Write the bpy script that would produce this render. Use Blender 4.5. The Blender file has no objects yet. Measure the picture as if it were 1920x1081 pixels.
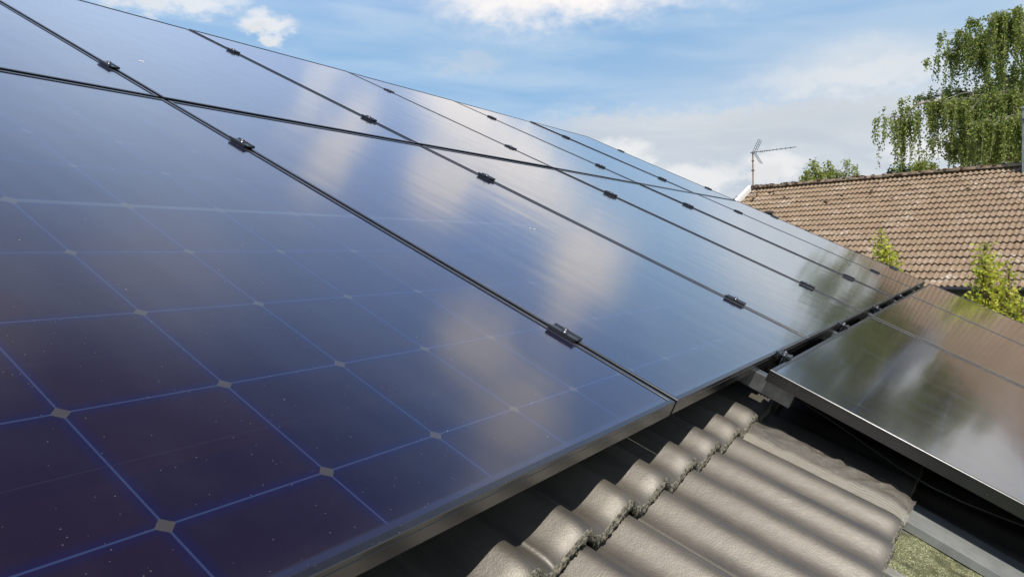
import bpy, bmesh, math, random
from mathutils import Vector, Matrix, noise as mnoise
from math import sin, cos, radians, pi, atan2, sqrt, exp

sc = bpy.context.scene
COL = sc.collection
random.seed(7)

# ------------------------------------------------------------------ camera
PITCH = radians(26.0)
ZOFF = 3.93                      # height of the panel-plane origin above the ground
CW = Vector((-1.31413, -0.49268, 0.26882 + ZOFF))
RX = Vector((0.541417, -0.840486, -0.021209)).normalized()
RZ = Vector((0.839515, 0.541816, -0.040616)).normalized()
RY = RZ.cross(RX).normalized()   # image down
RX = RY.cross(RZ).normalized()
FPX = 1408.985
cam_d = bpy.data.cameras.new('camera')
cam = bpy.data.objects.new('camera', cam_d); COL.objects.link(cam)
mw = Matrix.Identity(4)
for i in range(3):
    mw[i][0] = RX[i]; mw[i][1] = -RY[i]; mw[i][2] = -RZ[i]; mw[i][3] = CW[i]
cam.matrix_world = mw
cam_d.sensor_width = 36.0
cam_d.lens = 36.0*FPX/1920.0
cam_d.clip_start = 0.02; cam_d.clip_end = 5000
sc.camera = cam
sc.render.resolution_x = 1024; sc.render.resolution_y = 576

sc.view_settings.view_transform = 'Standard'
sc.view_settings.look = 'None'
sc.view_settings.exposure = 0.0
sc.view_settings.gamma = 1.0

# ------------------------------------------------------------------ sun and sky
SUNV = Vector((-0.37934, -0.41390, 0.82752)).normalized()
sl = bpy.data.lights.new('sun', 'SUN'); sl.energy = 4.8; sl.angle = radians(0.53); sl.color = (1.0, 0.95, 0.87)
so = bpy.data.objects.new('sun', sl); COL.objects.link(so)
so.rotation_euler = SUNV.to_track_quat('Z', 'Y').to_euler(); so.location = (0, 0, 40)

world = bpy.data.worlds.new('World'); sc.world = world; world.use_nodes = True
NT = world.node_tree; NT.nodes.clear()
class G:
    """tiny node graph helper"""
    def __init__(s, nt): s.nt = nt
    def n(s, t, **kw):
        nd = s.nt.nodes.new(t)
        for k, v in kw.items(): setattr(nd, k, v)
        return nd
    def put(s, sock, v):
        if hasattr(v, 'is_output') or isinstance(v, bpy.types.NodeSocket): s.nt.links.new(v, sock)
        elif v is not None: sock.default_value = v
    def m(s, op, a, b=None, c=None, clamp=False):
        nd = s.n('ShaderNodeMath', operation=op); nd.use_clamp = clamp
        s.put(nd.inputs[0], a); s.put(nd.inputs[1], b); s.put(nd.inputs[2], c)
        return nd.outputs[0]
    def mix(s, f, a, b):
        nd = s.n('ShaderNodeMix', data_type='RGBA'); nd.clamp_factor = True
        s.put(nd.inputs[0], f)
        for i, v in ((6, a), (7, b)):
            if isinstance(v, tuple) and len(v) == 3: v = (*v, 1)
            s.put(nd.inputs[i], v)
        return nd.outputs[2]
    def sm(s, x, a, b):          # smoothstep
        nd = s.n('ShaderNodeMapRange', interpolation_type='SMOOTHSTEP')
        s.put(nd.inputs[0], x); nd.inputs[1].default_value = a; nd.inputs[2].default_value = b
        return nd.outputs[0]
    def noise(s, vec, scale, detail=4, rough=.5, dist=0, lac=2.0):
        nd = s.n('ShaderNodeTexNoise'); s.put(nd.inputs['Vector'], vec)
        nd.inputs['Scale'].default_value = scale; nd.inputs['Detail'].default_value = detail
        nd.inputs['Roughness'].default_value = rough; nd.inputs['Distortion'].default_value = dist
        nd.inputs['Lacunarity'].default_value = lac
        return nd.outputs[0]
    def vec(s, x, y, z=0.0):
        nd = s.n('ShaderNodeCombineXYZ')
        s.put(nd.inputs[0], x); s.put(nd.inputs[1], y); s.put(nd.inputs[2], z)
        return nd.outputs[0]
    def sep(s, v):
        nd = s.n('ShaderNodeSeparateXYZ'); s.put(nd.inputs[0], v); return nd.outputs

g = G(NT)
sky = g.n('ShaderNodeTexSky', sky_type='NISHITA'); sky.sun_disc = False
sky.sun_elevation = math.asin(SUNV.z); sky.sun_rotation = atan2(SUNV.x, SUNV.y)
sky.air_density = 1.0; sky.dust_density = 0.6; sky.ozone_density = 1.6
tc = g.n('ShaderNodeTexCoord'); D = tc.outputs['Generated']
dx, dy, dz = g.sep(D)[0:3]
AZ = g.m('MULTIPLY', g.m('ARCTAN2', dy, dx), 57.2958)
EL = g.m('MULTIPLY', g.m('ARCSINE', g.m('MINIMUM', g.m('MAXIMUM', dz, -0.9999), 0.9999)), 57.2958)
AE = g.vec(AZ, EL)
n1 = g.noise(g.vec(g.m('MULTIPLY', AZ, .5), EL), 0.42, 6, .6)
n2 = g.noise(g.vec(g.m('MULTIPLY', AZ, .6), EL, 7.3), 0.9, 6, .62)
n3 = g.noise(g.vec(g.m('MULTIPLY', AZ, .18), g.m('ADD', EL, g.m('MULTIPLY', AZ, -.06)), 3.1), 0.42, 4, .5, 0.4)
AZd = g.m('ADD', AZ, g.m('MULTIPLY', g.m('SUBTRACT', n1, .5), 5.0))
ELd = g.m('ADD', EL, g.m('MULTIPLY', g.m('SUBTRACT', n2, .5), 3.0))
def blob(az, el, sa, se, edge=(.28, .85), rag=.5):
    a = g.m('DIVIDE', g.m('SUBTRACT', AZd, az), sa); e = g.m('DIVIDE', g.m('SUBTRACT', ELd, el), se)
    r2 = g.m('ADD', g.m('MULTIPLY', a, a), g.m('MULTIPLY', e, e))
    v = g.m('EXPONENT', g.m('MULTIPLY', r2, -0.7))
    v = g.m('ADD', v, g.m('MULTIPLY', g.m('SUBTRACT', n2, .5), rag))
    return g.sm(v, *edge)
col = sky.outputs[0]
# overall tint towards the photographed, slightly paler blue and whitish veil to the right and low down
col = g.mix(g.m('SUBTRACT', .80, g.m('MULTIPLY', g.sm(EL, 22, 65), .0)), col, g.mix(g.sm(g.m('ADD', EL, g.m('MULTIPLY', g.sm(AZ, 42, 20), 4.0)), 37, 53), g.mix(g.sm(EL, 15, 27), (3.0, 5.3, 8.2), (2.9, 4.9, 9.3)), (.85, 1.05, 2.7)))
veil = g.m('MULTIPLY', g.sm(n3, .34, .68), g.m('SUBTRACT', 1.0, g.sm(EL, 17, 27)))
col = g.mix(g.m('MULTIPLY', veil, .5), col, (5.6, 7.0, 8.6))
low = g.m('MULTIPLY', g.sm(EL, 17.5, 9.0), g.sm(AZ, 34.0, 6.0))
col = g.mix(g.m('MULTIPLY', low, .72), col, (6.3, 7.1, 8.0))
right = g.m('MULTIPLY', g.sm(AZ, 14.0, -4.0), g.m('SUBTRACT', 1.0, g.sm(EL, 22, 34)))
col = g.mix(g.m('MULTIPLY', right, .45), col, (5.5, 6.9, 8.3))
W8 = (8.5, 8.6, 8.7); GR = (6.4, 6.9, 7.5); MG = (5.6, 6.0, 6.6); WT = (7.7, 7.5, 7.2)
def add(mask, c, k=1.0):
    global col
    col = g.mix(mask if k == 1.0 else g.m('MULTIPLY', mask, k), col, c)
# broad pale bank low in the sky, its upper edge rising to the right
bank = g.m('MULTIPLY', g.sm(g.m('ADD', ELd, g.m('MULTIPLY', g.m('SUBTRACT', n3, .5), 3.0)), 11.3, 10.0), g.m('MULTIPLY', g.sm(AZd, 33.5, 26.0), 1.0))
add(bank, g.mix(g.sm(n3, .3, .7), (5.5, 6.15, 6.9), (7.0, 7.35, 7.75)), .9)
add(blob(8, 11.8, 9, 1.1, (.3, 1.0), .25), (7.7, 8.0, 8.3), .6)
add(blob(10, 9.0, 10, 1.4, (.3, .8)), (5.9, 6.4, 7.0), .55)
for b in [(57.0, 18.5, 5.2, 1.7), (50.3, 16.6, 1.9, 1.0), (27.0, 20.6, 8.0, 1.8), (13.4, 6.1, 2.6, 1.3), (24.4, 7.6, 2.3, 1.1), (19.5, 5.6, 4.0, 1.2), (4.2, 6.6, 2.6, .8)]:
    add(blob(*b), W8, .92)
    add(blob(b[0]+.25*b[2], b[1]-.35*b[3], b[2]*.55, b[3]*.55, (.3, .9)), (7.0, 7.1, 7.3), .45)
add(blob(35.7, 14.3, 2.8, .8, (.2, 1.0)), (6.6, 7.0, 7.3), .38)
# thin high veil overhead, ahead of the camera
vl = g.m('MULTIPLY', g.m('MULTIPLY', g.sm(EL, 15, 26), g.sm(EL, 50, 32)), g.sm(AZ, 14, 44))
col = g.mix(g.m('MULTIPLY', vl, g.m('ADD', .24, g.m('MULTIPLY', g.sm(n3, .3, .7), .16))), col, (6.3, 6.9, 8.8))
# clouds higher up, seen only as reflections in the glass
for b in [(38.6, 27.8, 1.7, 3.6, .75), (42.4, 25.6, 1.3, 3.6, .5), (33.2, 19.8, 4.0, 2.6, .85), (26.6, 20.0, 3.6, 2.6, .9), (30.2, 24.6, 2.8, 2.6, .8), (22.6, 19.0, 2.0, 2.0, .5),
          (17.2, 21.5, 3.2, 3.0, .85), (15.2, 25.6, 1.8, 1.6, .45), (18.3, 31.8, 3.6, 2.6, .8), (11.0, 32.8, 4.0, 3.2, .8), (7.5, 37.5, 3.0, 1.8, .4),
          (44.0, 42.0, 7.0, 5.0, .22), (56.0, 49.0, 7.0, 5.0, .22), (7.5, 12.5, 5.0, 1.8, .42), (-9.5, 11.0, 6.5, 5.5, .95)]:
    add(blob(b[0], b[1], b[2], b[3], (.08, .95), .4), (10.2, 9.7, 9.4) if b[1] > 18 else (8.2, 8.3, 8.3), min(1.0, b[4]*1.12))
add(g.m('EXPONENT', g.m('MULTIPLY', g.m('ADD', g.m('POWER', g.m('DIVIDE', g.m('SUBTRACT', AZd, 57), 13.0), 2.0), g.m('POWER', g.m('ABSOLUTE', g.m('DIVIDE', g.m('SUBTRACT', ELd, 30), 9.0)), 2.0)), -.9)), (6.7, 8.5, 11.2), .75)
# scattered cumulus over the rest of the sky behind the camera
gen = g.noise(D, 3.2, 8, .55)
mb = g.m('MULTIPLY', g.sm(gen, .52, .66), g.m('MAXIMUM', g.sm(AZ, 66, 80), g.sm(AZ, -16, -30)))
add(mb, (7.8, 7.7, 7.6), .8)
bg = g.n('ShaderNodeBackground'); bg.inputs['Strength'].default_value = 0.1
NT.links.new(col, bg.inputs['Color'])
wo = g.n('ShaderNodeOutputWorld'); NT.links.new(bg.outputs[0], wo.inputs['Surface'])
world.cycles.sampling_method = 'MANUAL'; world.cycles.sample_map_resolution = 1024

# ------------------------------------------------------------------ helpers
ROT = Matrix.Rotation(PITCH, 4, 'X')
ORG = Vector((0, 0, ZOFF))
def P(u, v, n): return ORG + (ROT @ Vector((u, v, n)))
def ray(x, y):   # direction seen at photograph position x, y
    return (RX*((x-960)/FPX) + RY*((y-540.5)/FPX) + RZ).normalized()
def at(x, y, dist): return CW + ray(x, y)*dist
def mesh_obj(name, verts, faces, mat, parent=None, smooth=False, mats=None, midx=None):
    me = bpy.data.meshes.new(name); me.from_pydata([tuple(v) for v in verts], [], faces); me.update()
    for mm in (mats or [mat]): me.materials.append(mm)
    if midx: me.polygons.foreach_set('material_index', midx)
    if smooth: me.polygons.foreach_set('use_smooth', [True]*len(me.polygons))
    o = bpy.data.objects.new(name, me); COL.objects.link(o)
    if parent is not None: o.parent = parent
    return o
def bm_obj(name, bm, mat, parent=None, smooth=False, mats=None):
    bmesh.ops.recalc_face_normals(bm, faces=bm.faces[:])
    me = bpy.data.meshes.new(name); bm.to_mesh(me); bm.free()
    for mm in (mats or [mat]): me.materials.append(mm)
    if smooth: me.polygons.foreach_set('use_smooth', [True]*len(me.polygons))
    o = bpy.data.objects.new(name, me); COL.objects.link(o)
    if parent is not None: o.parent = parent
    return o
def box(bm, x0, x1, y0, y1, z0, z1, bev=0, mat=None):
    vs = [bm.verts.new(c) for c in ((x0,y0,z0),(x1,y0,z0),(x1,y1,z0),(x0,y1,z0),(x0,y0,z1),(x1,y0,z1),(x1,y1,z1),(x0,y1,z1))]
    fs = [bm.faces.new([vs[i] for i in f]) for f in ((0,3,2,1),(4,5,6,7),(0,1,5,4),(1,2,6,5),(2,3,7,6),(3,0,4,7))]
    if bev:
        es = list({e for f in fs for e in f.edges})
        bmesh.ops.bevel(bm, geom=es, offset=bev, segments=2, affect='EDGES', profile=.5)
def tube(bm, pts, rads, seg=8, cap=True):
    pts = [Vector(p) for p in pts]; rings = []
    for i, p in enumerate(pts):
        t = (pts[min(i+1, len(pts)-1)]-pts[max(i-1, 0)]).normalized()
        a = t.orthogonal().normalized() if i == 0 else (prev - t*prev.dot(t)).normalized()
        prev = a; b = t.cross(a)
        r = rads[i] if isinstance(rads, (list, tuple)) else rads
        rings.append([bm.verts.new(p + (a*cos(2*pi*k/seg)+b*sin(2*pi*k/seg))*r) for k in range(seg)])
    for i in range(len(rings)-1):
        for k in range(seg):
            bm.faces.new((rings[i][k], rings[i][(k+1)%seg], rings[i+1][(k+1)%seg], rings[i+1][k]))
    if cap:
        bm.faces.new(rings[0][::-1]); bm.faces.new(rings[-1])
def empty(name, loc, rot=(0, 0, 0)):
    o = bpy.data.objects.new(name, None); COL.objects.link(o); o.location = loc; o.rotation_euler = rot
    o.empty_display_size = .1
    return o
def tag(o, label=None, cat=None, group=None, kind=None):
    if label: o['label'] = label
    if cat: o['category'] = cat
    if group: o['group'] = group
    if kind: o['kind'] = kind
    return o
def copy_tree(root):
    c = root.copy(); COL.objects.link(c)
    for ch in root.children:
        k = ch.copy(); COL.objects.link(k); k.parent = c
        for gch in ch.children:
            q = gch.copy(); COL.objects.link(q); q.parent = k
    return c

# ------------------------------------------------------------------ materials
def new_mat(name):
    m = bpy.data.materials.new(name); m.use_nodes = True
    nt = m.node_tree; nt.nodes.clear(); gg = G(nt)
    b = gg.n('ShaderNodeBsdfPrincipled'); o = gg.n('ShaderNodeOutputMaterial'); nt.links.new(b.outputs[0], o.inputs[0])
    return m, gg, b, o
def bump(gg, b, h, strength=.5, dist=.001):
    nd = gg.n('ShaderNodeBump'); nd.inputs['Strength'].default_value = strength; nd.inputs['Distance'].default_value = dist
    gg.put(nd.inputs['Height'], h); gg.nt.links.new(nd.outputs[0], b.inputs['Normal'])
def simple(name, c, rough=.5, metal=0, nscale=None, var=.25, bmp=0, bscale=60, bdist=.001):
    m, gg, b, o = new_mat(name)
    t = gg.n('ShaderNodeTexCoord').outputs['Object']
    if nscale:
        nz = gg.noise(t, nscale, 5, .6)
        lo = tuple(x*(1-var) for x in c); hi = tuple(min(1, x*(1+var)) for x in c)
        gg.put(b.inputs['Base Color'], gg.mix(gg.sm(nz, .3, .7), lo, hi))
    else: b.inputs['Base Color'].default_value = (*c, 1)
    b.inputs['Roughness'].default_value = rough; b.inputs['Metallic'].default_value = metal
    if bmp: bump(gg, b, gg.noise(t, bscale, 4, .6), bmp, bdist)
    return m

PANW, PANL = 1.142, 1.714
def glass_mat():
    m, gg, b, o = new_mat('solar_glass')
    tcn = gg.n('ShaderNodeTexCoord'); t = tcn.outputs['Object']
    x, y, z = gg.sep(t)[0:3]
    C0 = .0184; CP = .1842
    # offset noise stays in the dirt only; the printed cells are exact
    xc = gg.m('DIVIDE', gg.m('SUBTRACT', x, C0), CP)
    fx = gg.m('MULTIPLY', gg.m('ABSOLUTE', gg.m('SUBTRACT', xc, gg.m('ROUND', xc))), CP)          # metres to column line
    yy = gg.m('MINIMUM', y, gg.m('SUBTRACT', PANL, y))
    yc = gg.m('DIVIDE', gg.m('SUBTRACT', yy, .0206), .09228)
    yo = gg.m('ADD', gg.m('MULTIPLY', yc, .5), .5)
    fy = gg.m('MULTIPLY', gg.m('ABSOLUTE', gg.m('SUBTRACT', yo, gg.m('ROUND', yo))), .18456)      # full-cell lines at odd half cells
    ye = gg.m('MULTIPLY', yc, .5)
    fe = gg.m('MULTIPLY', gg.m('ABSOLUTE', gg.m('SUBTRACT', ye, gg.m('ROUND', ye))), .18456)      # faint cut lines
    inside = gg.m('MULTIPLY', gg.m('MULTIPLY', gg.m('GREATER_THAN', x, C0-.001), gg.m('LESS_THAN', x, PANW-C0+.001)), gg.m('GREATER_THAN', yy, .0196))
    dmid = gg.m('ABSOLUTE', gg.m('SUBTRACT', y, PANL/2))
    midb = gg.m('LESS_THAN', dmid, .0062)
    lin = gg.m('MAXIMUM', gg.m('SUBTRACT', 1.0, gg.sm(fx, .0007, .0016)), gg.m('SUBTRACT', 1.0, gg.sm(fy, .0007, .0016)))
    glow = gg.m('MAXIMUM', gg.m('SUBTRACT', 1.0, gg.sm(fx, .001, .016)), gg.m('SUBTRACT', 1.0, gg.sm(fy, .001, .016)))
    cut = gg.m('SUBTRACT', 1.0, gg.sm(fe, .0003, .0008))
    dia = gg.m('LESS_THAN', gg.m('ADD', fx, gg.m('MINIMUM', fy, dmid)), .0102)
    # cell colour: near black with a brown-violet or blue cast that differs from cell to cell
    cell = gg.vec(gg.m('FLOOR', xc), gg.m('FLOOR', gg.m('DIVIDE', y, .18456)))
    wn = gg.n('ShaderNodeTexWhiteNoise'); wn.noise_dimensions = '3D'
    oi = gg.n('ShaderNodeObjectInfo')
    cx, cy, _ = gg.sep(cell)[0:3]
    gg.put(wn.inputs['Vector'], gg.vec(cx, cy, gg.m('MULTIPLY', oi.outputs['Random'], 31.0)))
    big = gg.noise(t, 3.0, 3, .5)
    cc = gg.mix(gg.m('ADD', gg.m('MULTIPLY', wn.outputs[0], .45), gg.m('MULTIPLY', big, .55)), (.0035, .0032, .0125), (.0150, .0062, .0078))
    cc = gg.mix(gg.m('MULTIPLY', glow, .45), cc, (.003, .004, .040))
    cc = gg.mix(gg.m('MULTIPLY', cut, .35), cc, (.03, .028, .04))
    cc = gg.mix(gg.m('MULTIPLY', lin, .9), cc, (.024, .036, .088))
    cc = gg.mix(midb, cc, (.034, .042, .048))
    cc = gg.mix(dia, cc, (.046, .042, .037))
    cc = gg.mix(gg.m('SUBTRACT', 1.0, inside), cc, (.014, .017, .040))
    # dust: fine film, scattered grains
    film = gg.noise(t, 9.0, 5, .65)
    cc = gg.mix(gg.m('ADD', gg.m('MULTIPLY', gg.sm(film, .35, .8), .010), gg.m('MULTIPLY', gg.sm(y, .05, .011), .018)), cc, (.35, .33, .30))
    vo = gg.n('ShaderNodeTexVoronoi'); gg.put(vo.inputs['Vector'], t); vo.inputs['Scale'].default_value = 62
    vr = gg.sep(vo.outputs['Color'])[0]
    grain = gg.m('MULTIPLY', gg.m('LESS_THAN', vo.outputs['Distance'], .045), gg.m('GREATER_THAN', vr, .92))
    vo2 = gg.n('ShaderNodeTexVoronoi'); gg.put(vo2.inputs['Vector'], t); vo2.inputs['Scale'].default_value = 150
    grain2 = gg.m('MULTIPLY', gg.m('LESS_THAN', vo2.outputs['Distance'], .10), gg.m('GREATER_THAN', gg.sep(vo2.outputs['Color'])[0], .80))
    cc = gg.mix(gg.m('MULTIPLY', gg.m('MAXIMUM', grain, gg.m('MULTIPLY', grain2, .22)), .75), cc, (.5, .5, .48))
    gg.put(b.inputs['Base Color'], cc)
    rgh = gg.m('ADD', .15, gg.m('MULTIPLY', gg.sm(film, .3, .8), .05))
    gg.put(b.inputs['Roughness'], rgh)
    b.inputs['IOR'].default_value = 1.45
    b.inputs['Specular Tint'].default_value = (.72, .78, 1.0, 1)
    b.inputs['Coat Weight'].default_value = 1.0; b.inputs['Coat Roughness'].default_value = .085; b.inputs['Coat IOR'].default_value = 1.45
    wob = gg.noise(gg.vec(gg.m('MULTIPLY', x, 5.4), gg.m('MULTIPLY', y, 1.6)), 1.6, 1, .5)
    fine = gg.noise(t, 900, 2, .5)
    nd = gg.n('ShaderNodeBump'); nd.inputs['Strength'].default_value = .22; nd.inputs['Distance'].default_value = .003
    gg.put(nd.inputs['Height'], wob)
    nd2 = gg.n('ShaderNodeBump'); nd2.inputs['Strength'].default_value = .04; nd2.inputs['Distance'].default_value = .0002
    gg.put(nd2.inputs['Height'], fine); m.node_tree.links.new(nd.outputs[0], nd2.inputs['Normal'])
    m.node_tree.links.new(nd2.outputs[0], b.inputs['Normal']); m.node_tree.links.new(nd.outputs[0], b.inputs['Coat Normal'])
    return m
M_GLASS = glass_mat()
def anod_mat():
    m, gg, b, o = new_mat('black_anodised')
    t = gg.n('ShaderNodeTexCoord').outputs['Object']
    nz = gg.noise(t, 14, 5, .6); sc_ = gg.noise(t, 160, 3, .6)
    c = gg.mix(gg.sm(nz, .35, .75), (.010, .010, .010), (.016, .015, .014))
    c = gg.mix(gg.m('MULTIPLY', gg.sm(sc_, .66, .74), .35), c, (.22, .21, .19))
    gg.put(b.inputs['Base Color'], c)
    gg.put(b.inputs['Roughness'], gg.m('ADD', .20, gg.m('MULTIPLY', nz, .14)))
    b.inputs['IOR'].default_value = 1.75
    bump(gg, b, gg.noise(t, 600, 2, .5), .15, .0003)
    return m
M_FRAME = anod_mat()
M_CLAMP = simple('clamp_dark_metal', (.05, .055, .06), .28, .6, 30, .3, .15, 400, .0003)
M_STEEL = simple('bolt_steel', (.16, .16, .17), .35, 1.0, 40, .3)
M_ALU = simple('raw_aluminium', (.23, .24, .235), .42, .75, 25, .25, .25, 200, .0006)
M_RUB = simple('black_cable', (.012, .012, .012), .6)

def tile_mat(name, lo, hi, warm, gloss, rough, lichen=None, grainscale=500, bdist=.0008, moss=None, period=.30, expo=.37):
    m, gg, b, o = new_mat(name)
    t = gg.n('ShaderNodeTexCoord').outputs['Object']
    x, y, z = gg.sep(t)[0:3]
    big = gg.noise(t, 2.3, 5, .6); med = gg.noise(t, 13, 6, .65); fi = gg.noise(t, grainscale, 3, .6)
    c = gg.mix(gg.sm(med, .32, .68), lo, hi)
    c = gg.mix(gg.m('MULTIPLY', gg.sm(big, .4, .7), .5), c, warm)
    wn = gg.n('ShaderNodeTexWhiteNoise'); wn.noise_dimensions = '2D'
    gg.put(wn.inputs['Vector'], gg.vec(gg.m('FLOOR', gg.m('DIVIDE', x, period)), gg.m('FLOOR', gg.m('DIVIDE', gg.m('ADD', y, .43), expo))))
    c = gg.mix(gg.m('MULTIPLY', wn.outputs[0], .22), c, warm)
    c = gg.mix(gg.m('MULTIPLY', gg.sm(fi, .55, .75), .4), c, tuple(v*1.5 for v in hi))
    c = gg.mix(gg.m('MULTIPLY', gg.sm(fi, .45, .25), .45), c, tuple(v*.4 for v in lo))
    strk = gg.noise(gg.vec(gg.m('MULTIPLY', x, 26), gg.m('MULTIPLY', y, 2.2)), 1.0, 4, .6)
    c = gg.mix(gg.m('MULTIPLY', gg.sm(strk, .48, .66), .42), c, tuple(v*.55 for v in lo))
    spk = gg.noise(t, 38, 3, .7)
    c = gg.mix(gg.m('MULTIPLY', gg.sm(spk, .66, .74), .45), c, tuple(v*1.9 for v in hi))
    if lichen:
        l1 = gg.noise(t, 1.1, 4, .6); l2 = gg.noise(t, 9, 6, .75)
        mk = gg.m('MULTIPLY', gg.sm(l1, .45, .68), gg.sm(l2, .50, .62))
        c = gg.mix(gg.m('MULTIPLY', mk, .8), c, lichen)
        l3 = gg.noise(t, 17, 5, .7)
        c = gg.mix(gg.m('MULTIPLY', gg.sm(l3, .62, .72), .7), c, lichen)
    if moss:
        l4 = gg.noise(t, 5.1, 5, .75); l5 = gg.noise(t, 26, 3, .7)
        c = gg.mix(gg.m('MULTIPLY', gg.m('MULTIPLY', gg.sm(l4, .56, .66), gg.sm(l5, .5, .62)), .85), c, moss)
    gg.put(b.inputs['Base Color'], c)
    gg.put(b.inputs['Roughness'], gg.m('ADD', gg.m('ADD', rough, gg.m('MULTIPLY', fi, .16)), gg.m('MULTIPLY', med, .16)))
    b.inputs['IOR'].default_value = gloss; b.inputs['Specular Tint'].default_value = (1.0, .95, .86, 1)
    h = gg.m('ADD', gg.m('MULTIPLY', fi, .5), gg.m('MULTIPLY', gg.noise(t, 45, 4, .6), 1.0))
    bump(gg, b, h, .6, bdist)
    return m
M_TILE = tile_mat('painted_concrete_tile', (.050, .045, .037), (.075, .066, .052), (.100, .084, .060), 1.82, .32, grainscale=380, bdist=.0009)
M_TILE_END = simple('rough_tile_end', (.17, .155, .115), .85, 0, 160, .75, 1.0, 230, .006)
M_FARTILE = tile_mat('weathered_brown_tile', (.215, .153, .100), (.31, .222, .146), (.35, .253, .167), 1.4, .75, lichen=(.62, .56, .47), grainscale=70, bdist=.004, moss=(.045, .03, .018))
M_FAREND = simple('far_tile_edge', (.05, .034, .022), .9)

# ------------------------------------------------------------------ the ground
gm, gg, gb, go_ = new_mat('lawn_ground')
t = gg.n('ShaderNodeTexCoord').outputs['Object']
gg.put(gb.inputs['Base Color'], gg.mix(gg.sm(gg.noise(t, .6, 6, .7), .35, .65), (.045, .075, .02), (.10, .12, .045)))
gb.inputs['Roughness'].default_value = .9
tag(mesh_obj('ground', [(-900,-900,0),(900,-900,0),(900,900,0),(-900,900,0)], [(0,1,2,3)], gm), kind='structure')

# ------------------------------------------------------------------ tiled roof surfaces
def samples(*segs):
    out = []
    for a, b, st in segs:
        n = max(1, int(round((b-a)/st)))
        out += [a+(b-a)*i/n for i in range(n)]
    out.append(segs[-1][1]); return out
def tile_surface(name, us, v0, ncourse, parent, mats, crest0, n_crest=-.105, amp=.0180, pitch=.15, expo=.37, lift=.030, thick=.019,
                 rows=10, rough_end=.0016, jit=.0012, vmax=None, seed=1, rot=True, depth_end=3):
    verts, faces, mi = [], [], []
    nu = len(us)
    rnd = random.Random(seed)
    for k in range(ncourse):
        vn = v0 + k*expo
        js = {}
        ts = [0.0, .004/expo, .010/expo, .020/expo, .034/expo] + [(.034/expo)+(1.12-.034/expo)*i/rows for i in range(1, rows+1)]
        base = len(verts)
        prof = [('under',)] + [('e', i) for i in range(depth_end)] + [('t', t_) for t_ in ts]
        for p in prof:
            for u in us:
                ph = (u-crest0)/pitch
                tile = math.floor(ph/2 + .25)
                if tile not in js: js[tile] = (rnd.gauss(0, jit), rnd.gauss(0, jit*1.7))
                jn, jv = js[tile]
                c_ = cos(2*pi*ph)
                w = amp*(c_ + .10*cos(4*pi*ph)) - amp*1.10
                fr = (ph/2+.25) % 1.0
                if min(fr, 1-fr) < .010: w -= .0018
                if p[0] == 't': tt = p[1]; drop = 0
                elif p[0] == 'e': tt = 0; drop = thick*(.25+.75*p[1]/(depth_end-1))
                else: tt = .05; drop = thick + .05*lift
                d = tt*expo
                rnd_drop = .0075*(1-min(1, d/.034))**2.2 if p[0] == 't' else .0075
                n = n_crest + w + jn - lift*tt - rnd_drop - drop
                v = vn + jv + d
                if p[0] == 'e' or (p[0] == 't' and tt == 0):
                    q = mnoise.noise(Vector((u*130, k*7.1+drop*160, .5)))*rough_end*2.2 + mnoise.noise(Vector((u*420, k*3.3+drop*400, 2.5)))*rough_end*1.6
                    v += q - (.0015 if p[0] == 'e' else 0); n += q*.5
                if vmax is not None and v > vmax: v = vmax
                verts.append((u, v, n))
        npf = len(prof)
        for r in range(npf-1):
            for i in range(nu-1):
                a = base + r*nu + i
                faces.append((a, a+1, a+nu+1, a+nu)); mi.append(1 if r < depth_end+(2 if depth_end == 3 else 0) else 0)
    o = mesh_obj(name, verts, faces, None, parent, smooth=True, mats=mats, midx=mi)
    return o

house = empty('house', ORG, (PITCH, 0, 0))
tag(house, 'house carrying the solar panels, grey-brown wavy concrete tiles showing below the near panels', 'house')
us = samples((-4.4, -1.0, .03), (-1.0, -.62, .01), (-.62, .62, .0032), (.62, 5.88, .03))
CR0 = .535
tile_surface('tiled_roof', us, -.43, 11, house, [M_TILE, M_TILE_END], CR0)
# the slope carries on down under the lower panels, and gutter-side parts
us2 = samples((.66, 5.88, .03))
tile_surface('lower_tiled_roof', us2, -.43-.37*6, 6, house, [M_TILE, M_TILE_END], CR0, n_crest=-.125)
M_FELT = None
m, gg, b, o = new_mat('mossy_mineral_felt')
t = gg.n('ShaderNodeTexCoord').outputs['Object']
vo = gg.n('ShaderNodeTexVoronoi'); gg.put(vo.inputs['Vector'], t); vo.inputs['Scale'].default_value = 650
big = gg.noise(t, 14, 5, .65)
r_ = gg.sep(vo.outputs['Color'])
c = gg.mix(r_[0], (.055, .062, .022), (.20, .205, .09))
c = gg.mix(gg.m('GREATER_THAN', r_[1], .86), c, (.55, .52, .34))
c = gg.mix(gg.sm(big, .58, .35), c, (.05, .055, .02)); 
c = gg.mix(gg.m('MULTIPLY', gg.sm(gg.noise(t, 6, 3, .6), .55, .7), .5), c, (.22, .23, .20))
gg.put(b.inputs['Base Color'], c); b.inputs['Roughness'].default_value = .9
bump(gg, b, gg.m('MULTIPLY', vo.outputs['Distance'], 1.0), .6, .0015)
M_FELT = m
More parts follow.
